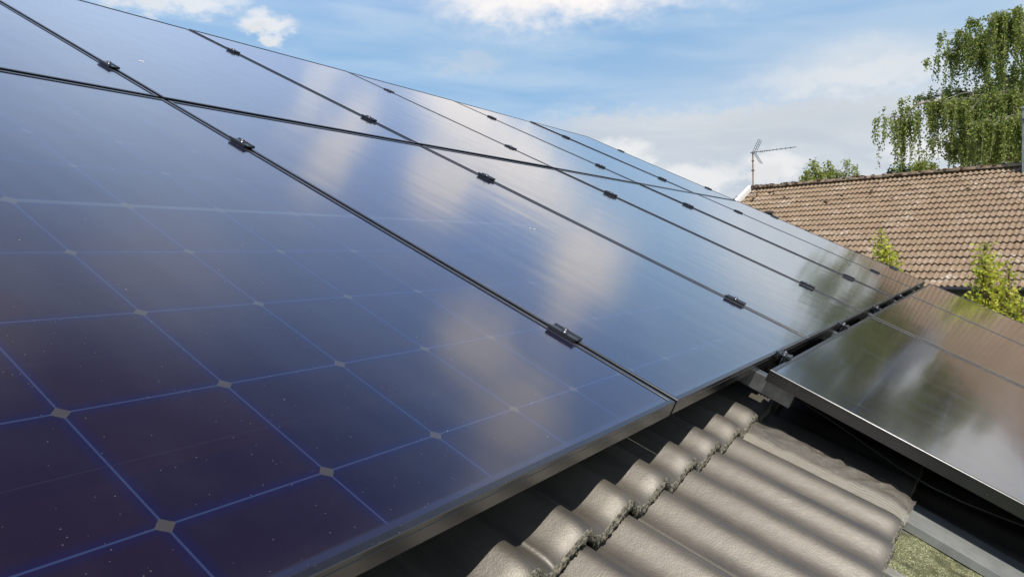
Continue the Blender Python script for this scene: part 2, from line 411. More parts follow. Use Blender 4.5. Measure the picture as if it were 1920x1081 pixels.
def sheet(name, u0, u1, v0, v1, n0, n1, mat, parent, cut=.03, warp=.0, th=.003):
    nu = max(2, int((u1-u0)/cut)); nv = max(2, int((v1-v0)/cut)); vs = []; fs = []
    for j in range(nv+1):
        for i in range(nu+1):
            u = u0+(u1-u0)*i/nu; v = v0+(v1-v0)*j/nv
            vs.append((u, v, n0+(n1-n0)*i/nu + warp*mnoise.noise(Vector((u*9, v*9, 1)))))
    for j in range(nv):
        for i in range(nu):
            a = j*(nu+1)+i; fs.append((a, a+1, a+nu+2, a+nu+1))
    o = mesh_obj(name, vs, fs, mat, parent, smooth=True)
    md = o.modifiers.new('thickness', 'SOLIDIFY'); md.thickness = th; md.offset = -1
    return o
sheet('felt_strip', .262, .545, -2.6, -.36, -.168, -.168, M_FELT, house, .02, .004, .006)
m, gg, b, o = new_mat('scratched_sheet_metal')
t = gg.n('ShaderNodeTexCoord').outputs['Object']
x, y, z = gg.sep(t)[0:3]
st = gg.noise(gg.vec(gg.m('MULTIPLY', x, 260), gg.m('MULTIPLY', y, 16)), 1.0, 4, .6)
nz = gg.noise(t, 18, 5, .65)
c = gg.mix(gg.sm(nz, .3, .7), (.20, .21, .20), (.27, .275, .26))
c = gg.mix(gg.m('MULTIPLY', gg.sm(st, .62, .70), .55), c, (.50, .50, .47))
gg.put(b.inputs['Base Color'], c); b.inputs['Roughness'].default_value = .5; b.inputs['Metallic'].default_value = .15
bump(gg, b, nz, .2, .002)
M_STRIP = m
bm = bmesh.new()
box(bm, .512, .66, -2.6, -.36, -.150, -.1465, .001)
box(bm, .508, .512, -2.6, -.36, -.166, -.146, .0008)
box(bm, .512, .66, -.520, -.5185, -.1465, -.1460)
bm_obj('metal_flashing', bm, M_STRIP, house)
bm = bmesh.new()
box(bm, .228, .262, -2.6, -.30, -.185, -.160, .003)
box(bm, .262, .270, -2.6, -.42, -.175, -.164, .002)
bm_obj('edge_board', bm, simple('weathered_board', (.20, .19, .165), .8, 0, 30, .35, .6, 90, .002), house)
# wrinkled metal flashing stuck over the last tile rib
m, gg, b, o = new_mat('wrinkled_flashing')
t = gg.n('ShaderNodeTexCoord').outputs['Object']
x, y, z = gg.sep(t)[0:3]
w1 = gg.m('SINE', gg.m('ADD', gg.m('MULTIPLY', y, 1500), gg.m('MULTIPLY', x, 700)))
w2 = gg.m('SINE', gg.m('SUBTRACT', gg.m('MULTIPLY', y, 1500), gg.m('MULTIPLY', x, 700)))
hat = gg.m('MULTIPLY', w1, w2)
nz = gg.noise(t, 22, 5, .65)
c = gg.mix(gg.sm(nz, .3, .7), (.075, .066, .052), (.135, .118, .09))
c = gg.mix(gg.m('MULTIPLY', gg.m('MULTIPLY', gg.sm(gg.m('ADD', x, gg.m('MULTIPLY', nz, .02)), .476, .486), gg.sm(gg.m('ADD', x, gg.m('MULTIPLY', nz, .02)), .513, .502)), gg.m('ADD', .35, gg.m('MULTIPLY', gg.m('GREATER_THAN', hat, .1), .35))), c, (.42, .39, .31))  # hatched mesh band; its paler colour also paints in sunlight on the left flank
c = gg.mix(gg.m('MULTIPLY', gg.sm(gg.noise(t, 60, 4, .7), .55, .8), .4), c, (.36, .34, .28))
gg.put(b.inputs['Base Color'], c); b.inputs['Roughness'].default_value = .45; b.inputs['IOR'].default_value = 1.75
bump(gg, b, gg.m('ADD', gg.m('MULTIPLY', hat, .22), gg.m('MULTIPLY', gg.noise(gg.vec(gg.m('MULTIPLY', x, 60), gg.m('MULTIPLY', y, 22)), 1.0, 5, .65), 2.6)), .9, .0026)
M_WRK = m
def wrinkle():
    vs, fs = [], []
    NU, NV = 60, 170
    v0, v1 = -.437, -.045
    for j in range(NV+1):
        for i in range(NU+1):
            s = i/NU; v = v0+(v1-v0)*j/NV
            right_e = .645 + .010*mnoise.noise(Vector((v*14, 3, 0)))
            left_e = .462 + .010*mnoise.noise(Vector((v*17, 9, 0)))+.010*(v-v0)
            u = left_e+(right_e-left_e)*s
            tt = (v+.43)/.37
            ph = (u-CR0)/.15
            w = .0180*(cos(2*pi*ph)+.1*cos(4*pi*ph))-.0180*1.1
            if u > .600: w = max(w, -.0270 - (u-.600)*.2)
            if u > .61: w = -.0275
            n = -.105 + w - .030*max(0, tt) - (.0075*(1-min(1, max(0, v+.43)/.034))**2.2) + .0035
            a = mnoise.noise(Vector((u*22, v*7, 5))); a2 = mnoise.noise(Vector((u*60+v*25, v*30, 8)))
            ridge = (1-abs(mnoise.noise(Vector((u*26+v*5, v*11, 2))))*2.4)
            k = min(1, max(0, (s-.0)/.25))
            n += k*(.0065*a+.0050*a2 + .0100*max(0, ridge-.40))
            if v < -.428: n -= .002; u += .003*mnoise.noise(Vector((u*200, 1, 1)))
            if j == 0: v += .004*mnoise.noise(Vector((u*150, 4, 1)))
            vs.append((u, v, n))
    for j in range(NV):
        for i in range(NU):
            a = j*(NU+1)+i; fs.append((a, a+1, a+NU+2, a+NU+1))
    o = mesh_obj('wrinkled_flashing', vs, fs, M_WRK, house, smooth=True)
    md = o.modifiers.new('thickness', 'SOLIDIFY'); md.thickness = .0012; md.offset = 1
wrinkle()
# deck below the tiles, back slope, walls
M_DECK = simple('dark_underlay', (.02, .02, .02), .9)
bm = bmesh.new()
box(bm, -4.4, .228, -.47, 3.62, -.30, -.205)
box(bm, .231, 5.88, -2.75, 3.62, -.30, -.205)
bm_obj('roof_deck', bm, M_DECK, house)
iv = Matrix.Rotation(-PITCH, 4, 'X')
def HL(x, y, z): return tuple(iv @ (Vector((x, y, z))-ORG))     # world point -> house local
yr, zr = 3.62*cos(PITCH), ZOFF+3.62*sin(PITCH)
def prism(name, quads, mat):
    vs, fs = [], []
    for q in quads:
        b0 = len(vs); vs += [HL(*p) for p in q]; fs.append(tuple(range(b0, b0+len(q))))
    return mesh_obj(name, vs, fs, mat, house)
M_WALL = simple('yellow_render', (.50, .42, .27), .9, 0, 3, .12, .4, 60, .003)
ye, zb = -.47*cos(PITCH), ZOFF-.5
prism('wall', [[(-4.2, -.1, 0), (5.7, -.1, 0), (5.7, -.1, ZOFF-.35), (-4.2, -.1, ZOFF-.35)],
               [(-4.2, 7.0, 0), (5.7, 7.0, 0), (5.7, 7.0, ZOFF-.35), (-4.2, 7.0, ZOFF-.35)],
               [(-4.2, -.1, 0), (-4.2, 7.0, 0), (-4.2, 7.0, ZOFF-.4), (-4.2, yr+.1, zr-.4), (-4.2, -.1, ZOFF-.4)],
               [(5.7, -.1, 0), (5.7, 7.0, 0), (5.7, 7.0, ZOFF-.4), (5.7, yr+.1, zr-.4), (5.7, -.1, ZOFF-.4)],
               [(.5, -2.2, 0), (5.7, -2.2, 0), (5.7, -2.2, ZOFF-1.35), (.5, -2.2, ZOFF-1.35)],
               [(.5, -2.2, 0), (.5, -.1, 0), (.5, -.1, ZOFF-.42), (.5, -2.2, ZOFF-1.4)],
               [(5.7, -2.2, 0), (5.7, -.1, 0), (5.7, -.1, ZOFF-.42), (5.7, -2.2, ZOFF-1.4)]], M_WALL)
prism('back_roof', [[(-4.4, yr, zr-.14), (5.88, yr, zr-.14), (5.88, 7.4, zr-.14-(7.4-yr)*math.tan(PITCH)), (-4.4, 7.4, zr-.14-(7.4-yr)*math.tan(PITCH))]], M_TILE)
# gutter under the short eave
bm = bmesh.new()
tube(bm, [(-4.4, -.50, -.215), (.225, -.50, -.215)], .055, 12)
bm_obj('gutter', bm, simple('grey_gutter', (.16, .165, .165), .5, .2, 20, .3), house, smooth=True)

# ------------------------------------------------------------------ solar panels
def panel_proto(W, L):
    e = empty('solar_panel', (0, 0, 0), (PITCH, 0, 0))
    # frame: one profile swept round the rectangle, mitred corners
    prof = [(0, -.030), (0, -.0090), (.0007, -.0086), (.0007, -.0074), (0, -.0070), (0, -.0013), (.0013, 0), (.0097, 0), (.0110, -.0013), (.0110, -.030)]
    bm = bmesh.new(); rings = []
    for d, z in prof:
        rings.append([bm.verts.new(p) for p in ((d, d, z), (W-d, d, z), (W-d, L-d, z), (d, L-d, z))])
    for i in range(len(prof)):
        a, b_ = rings[i], rings[(i+1) % len(prof)]
        for k in range(4): bm.faces.new((a[k], a[(k+1) % 4], b_[(k+1) % 4], b_[k]))
    f = bm_obj('frame', bm, M_FRAME, e)
    bm = bmesh.new(); box(bm, .0095, W-.0095, .0095, L-.0095, -.0075, -.0021)
    gl = bm_obj('glass', bm, M_GLASS, e)
    return e
PITU = 1.154
colname = ['nearest column', 'second column', 'third column', 'fourth column', 'fifth column', 'farthest column']
proto = panel_proto(PANW, PANL)
rng = random.Random(3)
first = True
def put(e, u, v, n=0, ru=0, rv=0):
    e.location = P(u, v, n)
    e.rotation_euler = (Matrix.Rotation(PITCH, 3, 'X') @ Matrix.Rotation(rv, 3, 'X') @ Matrix.Rotation(ru, 3, 'Y')).to_euler()
ords = ['first', 'second', 'third', 'fourth', 'fifth', 'sixth']
for j in range(2):
    for i in range(-1, 5+0):
        e = proto if first else copy_tree(proto); first = False
        put(e, i*PITU+.006, j*(PANL+.022), rng.uniform(-.0006, .0006), radians(rng.uniform(-.12, .12)), radians(rng.uniform(-.10, .10)))
        k = i+1
        if j == 0:
            lab = ['large near black solar panel with visible cell grid filling the lower left', 'black solar panel of the bottom row just past the near gridded one', 'third black solar panel along the bottom row', 'fourth black solar panel along the bottom row',
                   'fifth black solar panel along the bottom row, with greenish tree reflection', 'bottom row black solar panel at the far end, beside the brown tiled roof'][k]
        else:
            lab = ['top row solar panel at the upper left corner, above the large near panel', 'top row solar panel whose upper edge meets the sky at upper left', 'third black solar panel along the top row', 'fourth black solar panel along the top row',
                   'fifth black solar panel along the top row, reflecting pale blue sky', 'top row solar panel at the far end, pointed corner against the clouds'][k]
        tag(e, lab, 'solar panel', 'upright solar panels of the upper field')
low = None
LU0, LV0 = .556, -.034
# landscape panels of the lower field: same panel turned a quarter
for r in range(2):
    for i in range(3):
        e = copy_tree(proto)
        e.location = P(LU0+i*(PANL+.022)+PANL, LV0-PANW-r*(PANW+.022), 0.0)
        e.rotation_euler = (Matrix.Rotation(PITCH, 3, 'X') @ Matrix.Rotation(radians(90), 3, 'Z') @ Matrix.Rotation(radians(rng.uniform(-.08, .08)), 3, 'Y')).to_euler()
        if r == 1 and i == 0: pass
        lab = [['lower field solar panel at right foreground with scratched grey side, reflecting the tree', 'middle lower field solar panel beyond the light seam, reflecting brown roof tiles', 'farthest lower field solar panel, brown with roof reflection, beside the leafy shoots'],
               ['second row lower solar panel outside the right edge', 'second row middle lower solar panel outside the right edge', 'second row far lower solar panel outside the right edge']][r][i]
        if r == 1:
            for ch in list(e.children): bpy.data.objects.remove(ch)
            bpy.data.objects.remove(e); continue
        tag(e, lab, 'solar panel', 'crosswise solar panels of the lower field')

# ------------------------------------------------------------------ clamps
def clamp_proto(length=.066, width=.034):
    e = empty('panel_clamp', (0, 0, 0), (PITCH, 0, 0))
    h = length/2; w = width/2
    # hat profile across x, extruded along y
    prof = [(-w, .0003), (-w, .0062), (-w+.0022, .0074), (-w+.0052, .0074), (-w+.0064, .0050), (-w+.011, .0050), (-.0075, .0048),
            (.0075, .0048), (w-.011, .0050), (w-.0064, .0050), (w-.0052, .0074), (w-.0022, .0074), (w, .0062), (w, .0003),
            (.0105, .0003), (.0095, -.0120), (.0070, -.0120), (.0062, .0010), (-.0062, .0010), (-.0070, -.0120), (-.0095, -.0120), (-.0105, .0003)]
    bm = bmesh.new()
    A = [bm.verts.new((x, -h, z)) for x, z in prof]; B = [bm.verts.new((x, h, z)) for x, z in prof]
    n = len(prof)
    for i in range(n): bm.faces.new((A[i], A[(i+1) % n], B[(i+1) % n], B[i]))
    bm.faces.new(A[::-1]); bm.faces.new(B)
    bm_obj('clamp_plate', bm, M_CLAMP, e)
    bm = bmesh.new()
    # washer, domed socket head
    seg = 16
    def ring(r, z): return [bm.verts.new((r*cos(2*pi*k/seg), r*sin(2*pi*k/seg), z)) for k in range(seg)]
    rs = [ring(.0078, .0049), ring(.0078, .0062), ring(.0062, .0063), ring(.0062, .0100), ring(.0052, .0118), ring(.0034, .0124), ring(.0030, .0095)]
    for a, b_ in zip(rs, rs[1:]):
        for k in range(seg): bm.faces.new((a[k], a[(k+1) % seg], b_[(k+1) % seg], b_[k]))
    bm.faces.new(rs[-1]); bm.faces.new(rs[0][::-1])
    tube(bm, [(0, 0, -.05), (0, 0, .0049)], .004, 8)
    bm_obj('bolt', bm, M_STEEL, e, smooth=True)
    return e
cp = clamp_proto(); used = False
seamn = {0: 'nearest upright seam', 1: 'second upright seam', 2: 'third upright seam', 3: 'fourth upright seam', 4: 'fifth upright seam', 5: 'far outer edge of the panels'}
vpos = [(.258, 'lowest'), (1.345, 'second lowest'), (2.035, 'second highest'), (3.04, 'highest')]
offs = {0: (0, 0, 0, 0)}
for s in range(6):
    for v, nm in vpos:
        e = copy_tree(cp) if used else cp; used = True
        u = s*PITU + (0.004 if s == 5 else 0)
        e.location = P(u, v+rng.uniform(-.008, .008), .0006)
        e.rotation_euler = (PITCH, 0, 0)
        tag(e, f'{nm} dark metal clamp on the {seamn[s]}', 'clamp', 'bolted clamps on the seams between panels')
for i, u in enumerate([.758, 1.678, 2.60, 3.64, 4.86]):
    e = copy_tree(cp)
    e.location = P(u, -.017, .0006)
    e.rotation_euler = (Matrix.Rotation(PITCH, 3, 'X') @ Matrix.Rotation(radians(90), 3, 'Z')).to_euler()
    e.scale = (1.12, .62, 1.0)
    tag(e, f'{["nearest", "second nearest", "middle", "second farthest", "farthest"][i]} short clamp bridging the black gap between upper and lower fields', 'clamp', 'short clamps across the gap between the fields')

# rails
def rail(u0, u1, v0, v1, n1=-.0305, label='', name='mounting_rail'):
    bm = bmesh.new()
    box(bm, u0, u1, v0, v1, n1-.045, n1, .0015)
    if abs(u1-u0) > abs(v1-v0):       # slot
        vm = (v0+v1)/2
        box(bm, u0, u1, v0-.001, v0+.004, n1-.030, n1-.022)
    o = bm_obj(name, bm, M_ALU); o.location = ORG; o.rotation_euler = (PITCH, 0, 0)
    tag(o, label, 'rail', 'aluminium rails under the panels')
    return o
for (v, nm) in vpos:
    rail(-1.25, 5.82, v-.02, v+.02, -.0305, f'aluminium rail hidden under the upper field at its {nm} clamps')
rl = rail(.594, .630, -.108, .10, -.0315, 'short bright cut rail end poking out under the near corner of the lower field')
for u in [1.678, 2.60, 3.64, 4.86]:
    rail(u-.02, u+.02, -2.1, .08, -.0315, f'aluminium rail under the lower field, {["second", "third", "fourth", "farthest"][[1.678, 2.60, 3.64, 4.86].index(u)]} from its near corner')
# ------------------------------------------------------------------ neighbouring house
NAZ = radians(168.0)                 # direction its roof faces, from +X
nf = Vector((cos(NAZ), sin(NAZ), 0)) # outward
al = Vector((-sin(radians(-12.0)), cos(radians(-12.0)), 0))  # along the ridge, to the left
base_away = -nf
NP = math.atan2(3.43, 6.5)
eave_c = Vector((CW.x, CW.y, 0)) + base_away*21.0
EZ = CW.z - .90
nh = empty('neighbour_house', (eave_c.x, eave_c.y, 0), (0, 0, 0))
tag(nh, 'neighbouring house with large sunlit brown wavy tiled roof at right', 'house')
# local frame: x along ridge to the right (-al), y away (up slope), z up
xr = -al
nh.rotation_euler = Matrix(((xr.x, base_away.x, 0), (xr.y, base_away.y, 0), (0, 0, 1))).to_euler()
SL = sqrt(3.43**2+6.5**2)
nexp = SL/19.0
XL, XR = -14.0, 8.0
usn = samples((XL, XR, .15/9))
def far_tiles():
    piv = Matrix.Translation((0, 0, EZ)) @ Matrix.Rotation(NP, 4, 'X')
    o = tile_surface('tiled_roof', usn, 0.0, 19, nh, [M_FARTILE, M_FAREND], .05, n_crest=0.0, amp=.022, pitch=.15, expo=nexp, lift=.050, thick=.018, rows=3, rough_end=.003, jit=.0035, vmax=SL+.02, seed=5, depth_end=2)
    o.matrix_local = piv
    return o
far_tiles()
zr2 = EZ+3.43
bm = bmesh.new()
# ridge cap pieces
nrd = random.Random(2)
x = XL
while x < XR:
    seg = 8; L_ = .40; jz = nrd.uniform(-.008, .008)
    r0, r1 = .125, .112
    A = []; B = []
    for k in range(seg+1):
        a = pi*k/seg
        A.append(bm.verts.new((x, 6.5+cos(a)*r0, zr2-.035+sin(a)*r0*.85+jz))); B.append(bm.verts.new((x+L_+.03, 6.5+cos(a)*r1, zr2-.035+sin(a)*r1*.85+jz)))
    for k in range(seg): bm.faces.new((A[k], A[k+1], B[k+1], B[k]))
    bm.faces.new(A[::-1])
    x += L_
bm_obj('ridge_cap', bm, M_FARTILE, nh, smooth=True)
bm = bmesh.new()
for k in range(150):
    mx_ = XL+nrd.uniform(0, 1)**1.8*9.0; a = radians(nrd.uniform(55, 175)); r_ = nrd.uniform(.015, .05)
    c_ = Vector((mx_, 6.5+cos(a)*.125, zr2-.035+sin(a)*.112)) if k < 110 else Vector((mx_, 6.5-nrd.uniform(.15, 1.6), 0))
    if k >= 110: c_.z = EZ+c_.y*math.tan(NP)-.01
    M_ = Matrix.Translation(c_) @ Matrix.Diagonal((nrd.uniform(.8, 2.2), 1.1, .8, 1))
    bmesh.ops.create_icosphere(bm, subdivisions=1, radius=r_, matrix=M_)
bm_obj('moss', bm, simple('dark_moss', (.085, .05, .03), .95, 0, 20, .5), nh, smooth=True)['kind'] = 'stuff'
M_WHITE = simple('white_painted_wood', (.78, .77, .74), .6, 0, 8, .06)
M_NWALL = simple('greenish_plank_wall', (.20, .19, .14), .85, 0, 6, .2, .5, 20, .01)
def slab(name, pts, ext, mat):   # polygon extruded by vector
    vs = [Vector(p) for p in pts]; n = len(vs); ext = Vector(ext)
    allv = vs+[v+ext for v in vs]
    fs = [tuple(range(n))[::-1], tuple(range(n, 2*n))]+[(i, (i+1) % n, n+(i+1) % n, n+i) for i in range(n)]
    o = mesh_obj(name, allv, fs, mat, nh); return o
# verge boards
slab('barge_board', [(XL-.03, -.05, EZ-.26), (XL-.03, -.05, EZ+.02), (XL-.03, 6.5, zr2+.10), (XL-.03, 6.5, zr2-.20)], (-.16, 0, 0), M_WHITE)
slab('barge_board', [(XR+.03, -.05, EZ-.26), (XR+.03, -.05, EZ+.02), (XR+.03, 6.5, zr2+.10), (XR+.03, 6.5, zr2-.20)], (.10, 0, 0), M_WHITE)
# back slope, walls, soffit, fascia, gutter
slab('back_roof', [(XL, 6.52, zr2-.03), (XL, 13.2, EZ-.1), (XL, 13.2, EZ-.2), (XL, 6.52, zr2-.13)], (XR-XL, 0, 0), M_FARTILE)
slab('wall', [(XL+.4, .75, 0), (XL+.4, 12.4, 0), (XL+.4, 12.4, EZ+.1), (XL+.4, 6.5, zr2-.30), (XL+.4, .75, EZ+.12)], (XR-XL-.8, 0, 0), M_NWALL)
slab('soffit', [(XL, .0, EZ-.22), (XL, .75, EZ-.22), (XL, .75, EZ-.19), (XL, .0, EZ-.19)], (XR-XL, 0, 0), simple('soffit_wood', (.33, .31, .22), .8, 0, 6, .15))
slab('fascia', [(XL, -.02, EZ-.24), (XL, .0, EZ-.24), (XL, .0, EZ-.06), (XL, -.02, EZ-.06)], (XR-XL, 0, 0), simple('dark_fascia', (.06, .045, .035), .7))
bm = bmesh.new()
tube(bm, [(XL, -.075, EZ-.105), (XR, -.075, EZ-.105)], .062, 10)
bm_obj('gutter', bm, simple('black_gutter', (.035, .03, .032), .35, 0), nh, smooth=True)
for wx in (-9.0, -5.4, -1.2, 2.4, 5.6):
    bm = bmesh.new()
    x0, x1, z0, z1 = wx, wx+1.3, EZ-1.75, EZ-.55
    for a in ((x0, x0+.08, z0, z1), (x1-.08, x1, z0, z1), (x0+.08, x1-.08, z1-.08, z1), (x0+.08, x1-.08, z0, z0+.08), ((x0+x1)/2-.03, (x0+x1)/2+.03, z0+.08, z1-.08)):
        box(bm, a[0], a[1], .70, .76, a[2], a[3])
    w = bm_obj('window', bm, M_WHITE, nh)
    bm = bmesh.new(); box(bm, x0+.05, x1-.05, .735, .752, z0+.05, z1-.05)
    pn = bm_obj('pane', bm, simple('window_glass', (.10, .13, .16), .06), w)
# roof vent near the left
bm = bmesh.new()
def np_local(x, s): return Vector((x, s*cos(NP), EZ+s*sin(NP)))
def plane_hit(px, py):
    d = ray(px, py); nrm = Vector((0, -sin(NP), cos(NP)))
    Rm = Matrix(((xr.x, base_away.x, 0), (xr.y, base_away.y, 0), (0, 0, 1)))
    o_ = Rm.inverted() @ (CW-Vector((eave_c.x, eave_c.y, 0))); dl = Rm.inverted() @ d
    t_ = (Vector((0, 0, EZ))-o_).dot(nrm)/dl.dot(nrm)
    return o_+dl*t_
vp = plane_hit(1441, 402)
tube(bm, [vp+Vector((0, 0, -.10)), vp+Vector((0, 0, .05))], .13, 14)
tube(bm, [vp+Vector((0, 0, .055)), vp+Vector((0, 0, .10)), vp+Vector((0, 0, .13))], [.19, .18, .08], 14)
box(bm, vp.x-.25, vp.x+.25, vp.y-.3, vp.y+.2, vp.z-.13, vp.z-.08)
bm_obj('roof_vent', bm, simple('dark_vent', (.035, .03, .03), .5), nh)

# sheet-metal flue at the right border (stands on the ridge)
rh = plane_hit(1921, 318)
Rm = Matrix(((xr.x, base_away.x, 0), (xr.y, base_away.y, 0), (0, 0, 1)))
cb = empty('chimney', Vector((eave_c.x, eave_c.y, 0)) + Rm @ Vector((rh.x+.10, 6.35, zr2)))
cb.rotation_euler = nh.rotation_euler
tag(cb, 'grey sheet metal chimney on the brown ridge at the right border', 'chimney')
M_SHEET = simple('grey_sheet_metal', (.27, .29, .31), .45, .3, 4, .2, .1, 20, .01)
bm = bmesh.new(); box(bm, -.16, .40, -.3, .3, -.45, 1.62, .01); bm_obj('stack', bm, M_SHEET, cb)
bm = bmesh.new(); box(bm, -.19, .43, -.33, .33, 1.62, 1.68, .008); bm_obj('cap', bm, M_SHEET, cb)
bm = bmesh.new(); box(bm, -.20, .44, -.34, .34, 1.28, 1.33, .005); bm_obj('band', bm, simple('dark_band', (.08, .085, .09), .5), cb)

# ------------------------------------------------------------------ TV antenna on the left ridge end
ab = at(1412, 352, 30.9)
ant = empty('tv_antenna', ab)
tag(ant, 'rusty mast with grid reflector television antenna at the left ridge end', 'antenna')
PXM = 30.9/FPX*cos(radians(19))
M_MAST = simple('rusty_mast', (.34, .22, .15), .7, .2, 6, .35)
M_ANT = simple('antenna_aluminium', (.26, .27, .29), .5, .6)
bm = bmesh.new(); tube(bm, [(0, 0, -.6), (0, 0, 1.40)], .026, 8)
box(bm, -.05, .05, -.05, .05, .64, .70, .01); box(bm, -.045, .045, -.045, .045, 1.02, 1.07, .01)
bm_obj('mast', bm, M_MAST, ant)
rt = RX.copy(); rt.z = 0; rt.normalize()
away = Vector((-rt.y, rt.x, 0)); 
bd = (rt*.80 - away*.56 + Vector((0, 0, .03))).normalized()    # boom direction
el_ = bd.cross(Vector((0, 0, 1))).normalized(); up_ = el_.cross(bd).normalized()
o0 = Vector((0, 0, 1.36))
bm = bmesh.new(); tube(bm, [o0-bd*.10, o0+bd*1.62], .014, 6)
box(bm, -.06, .06, -.04, .04, 1.32, 1.39, .008)
bm_obj('boom', bm, M_ANT, ant)
bm = bmesh.new()
for s_, ang in ((1, 62), (-1, 62)):
    dr = (bd*cos(radians(ang)) + up_*s_*sin(radians(ang))).normalized()
    for q in (-.21, 0, .21): tube(bm, [o0+bd*.06+el_*q, o0+bd*.06+el_*q+dr*.50], .009, 5)
    for k in range(6):
        c_ = o0+bd*.06+dr*(.05+.09*k); tube(bm, [c_-el_*.24, c_+el_*.24], .008, 5)
bm_obj('reflector', bm, M_ANT, ant)
for k in range(13):
    c_ = o0+bd*(.30+.055*k+.0078*k*k)
    if (c_-o0).length > 1.62: break
    bm = bmesh.new(); tube(bm, [c_-el_*.08, c_+el_*.08], .010, 5); tube(bm, [c_-up_*.035, c_+up_*.035], .011, 5)
    bm_obj('director', bm, M_ANT, ant)

# ------------------------------------------------------------------ vegetation
def leaf_mat(name, c1, c2, c3, trans=.35):
    m, gg, b, o = new_mat(name)
    ge = gg.n('ShaderNodeNewGeometry')
    cr = gg.n('ShaderNodeValToRGB'); gg.put(cr.inputs[0], ge.outputs['Random Per Island'])
    e = cr.color_ramp.elements; e[0].color = (*c1, 1); e[1].color = (*c3, 1); q = cr.color_ramp.elements.new(.55); q.color = (*c2, 1)
    gg.put(b.inputs['Base Color'], cr.outputs[0]); b.inputs['Roughness'].default_value = .6; b.inputs['Specular IOR Level'].default_value = .25
    tr = gg.n('ShaderNodeBsdfTranslucent'); 
    gg.put(tr.inputs[0], gg.mix(.5, cr.outputs[0], tuple(x*1.6 for x in c3)))
    mx = gg.n('ShaderNodeMixShader'); mx.inputs[0].default_value = trans
    m.node_tree.links.new(b.outputs[0], mx.inputs[1]); m.node_tree.links.new(tr.outputs[0], mx.inputs[2])
    m.node_tree.links.new(mx.outputs[0], o.inputs[0])
    return m
M_BIRCH = leaf_mat('birch_leaves', (.09, .14, .03), (.21, .27, .06), (.36, .40, .10))
M_GREEN = leaf_mat('green_leaves', (.14, .19, .03), (.28, .33, .07), (.42, .42, .12))
M_DARKL = leaf_mat('dark_leaves', (.02, .045, .016), (.04, .075, .024), (.07, .11, .03), .2)
M_YG = leaf_mat('yellow_green_leaves', (.24, .30, .03), (.50, .54, .07), (.68, .64, .14), .5)
M_BARK = simple('birch_bark', (.42, .36, .31), .8, 0, 5, .45, .5, 30, .01)
M_BROWNB = simple('brown_bark', (.13, .09, .06), .85, 0, 6, .4)

class Leaves:
    def __init__(s): s.v = []; s.f = []
    def leaf(s, p, d, size, rnd):
        a = Vector((rnd.gauss(0, 1), rnd.gauss(0, 1), rnd.gauss(0, 1)))
        d = (d + a*.45).normalized(); sd = d.cross(Vector((rnd.gauss(0, 1), rnd.gauss(0, 1), rnd.gauss(0, .6)))).normalized()
        b0 = len(s.v); L = size*rnd.uniform(.7, 1.25); w = L*.42
        s.v += [tuple(p), tuple(p+d*L*.45+sd*w), tuple(p+d*L), tuple(p+d*L*.45-sd*w)]
        s.f.append((b0, b0+1, b0+2, b0+3))
    def build(s, name, mat, parent): return mesh_obj(name, s.v, s.f, mat, parent)

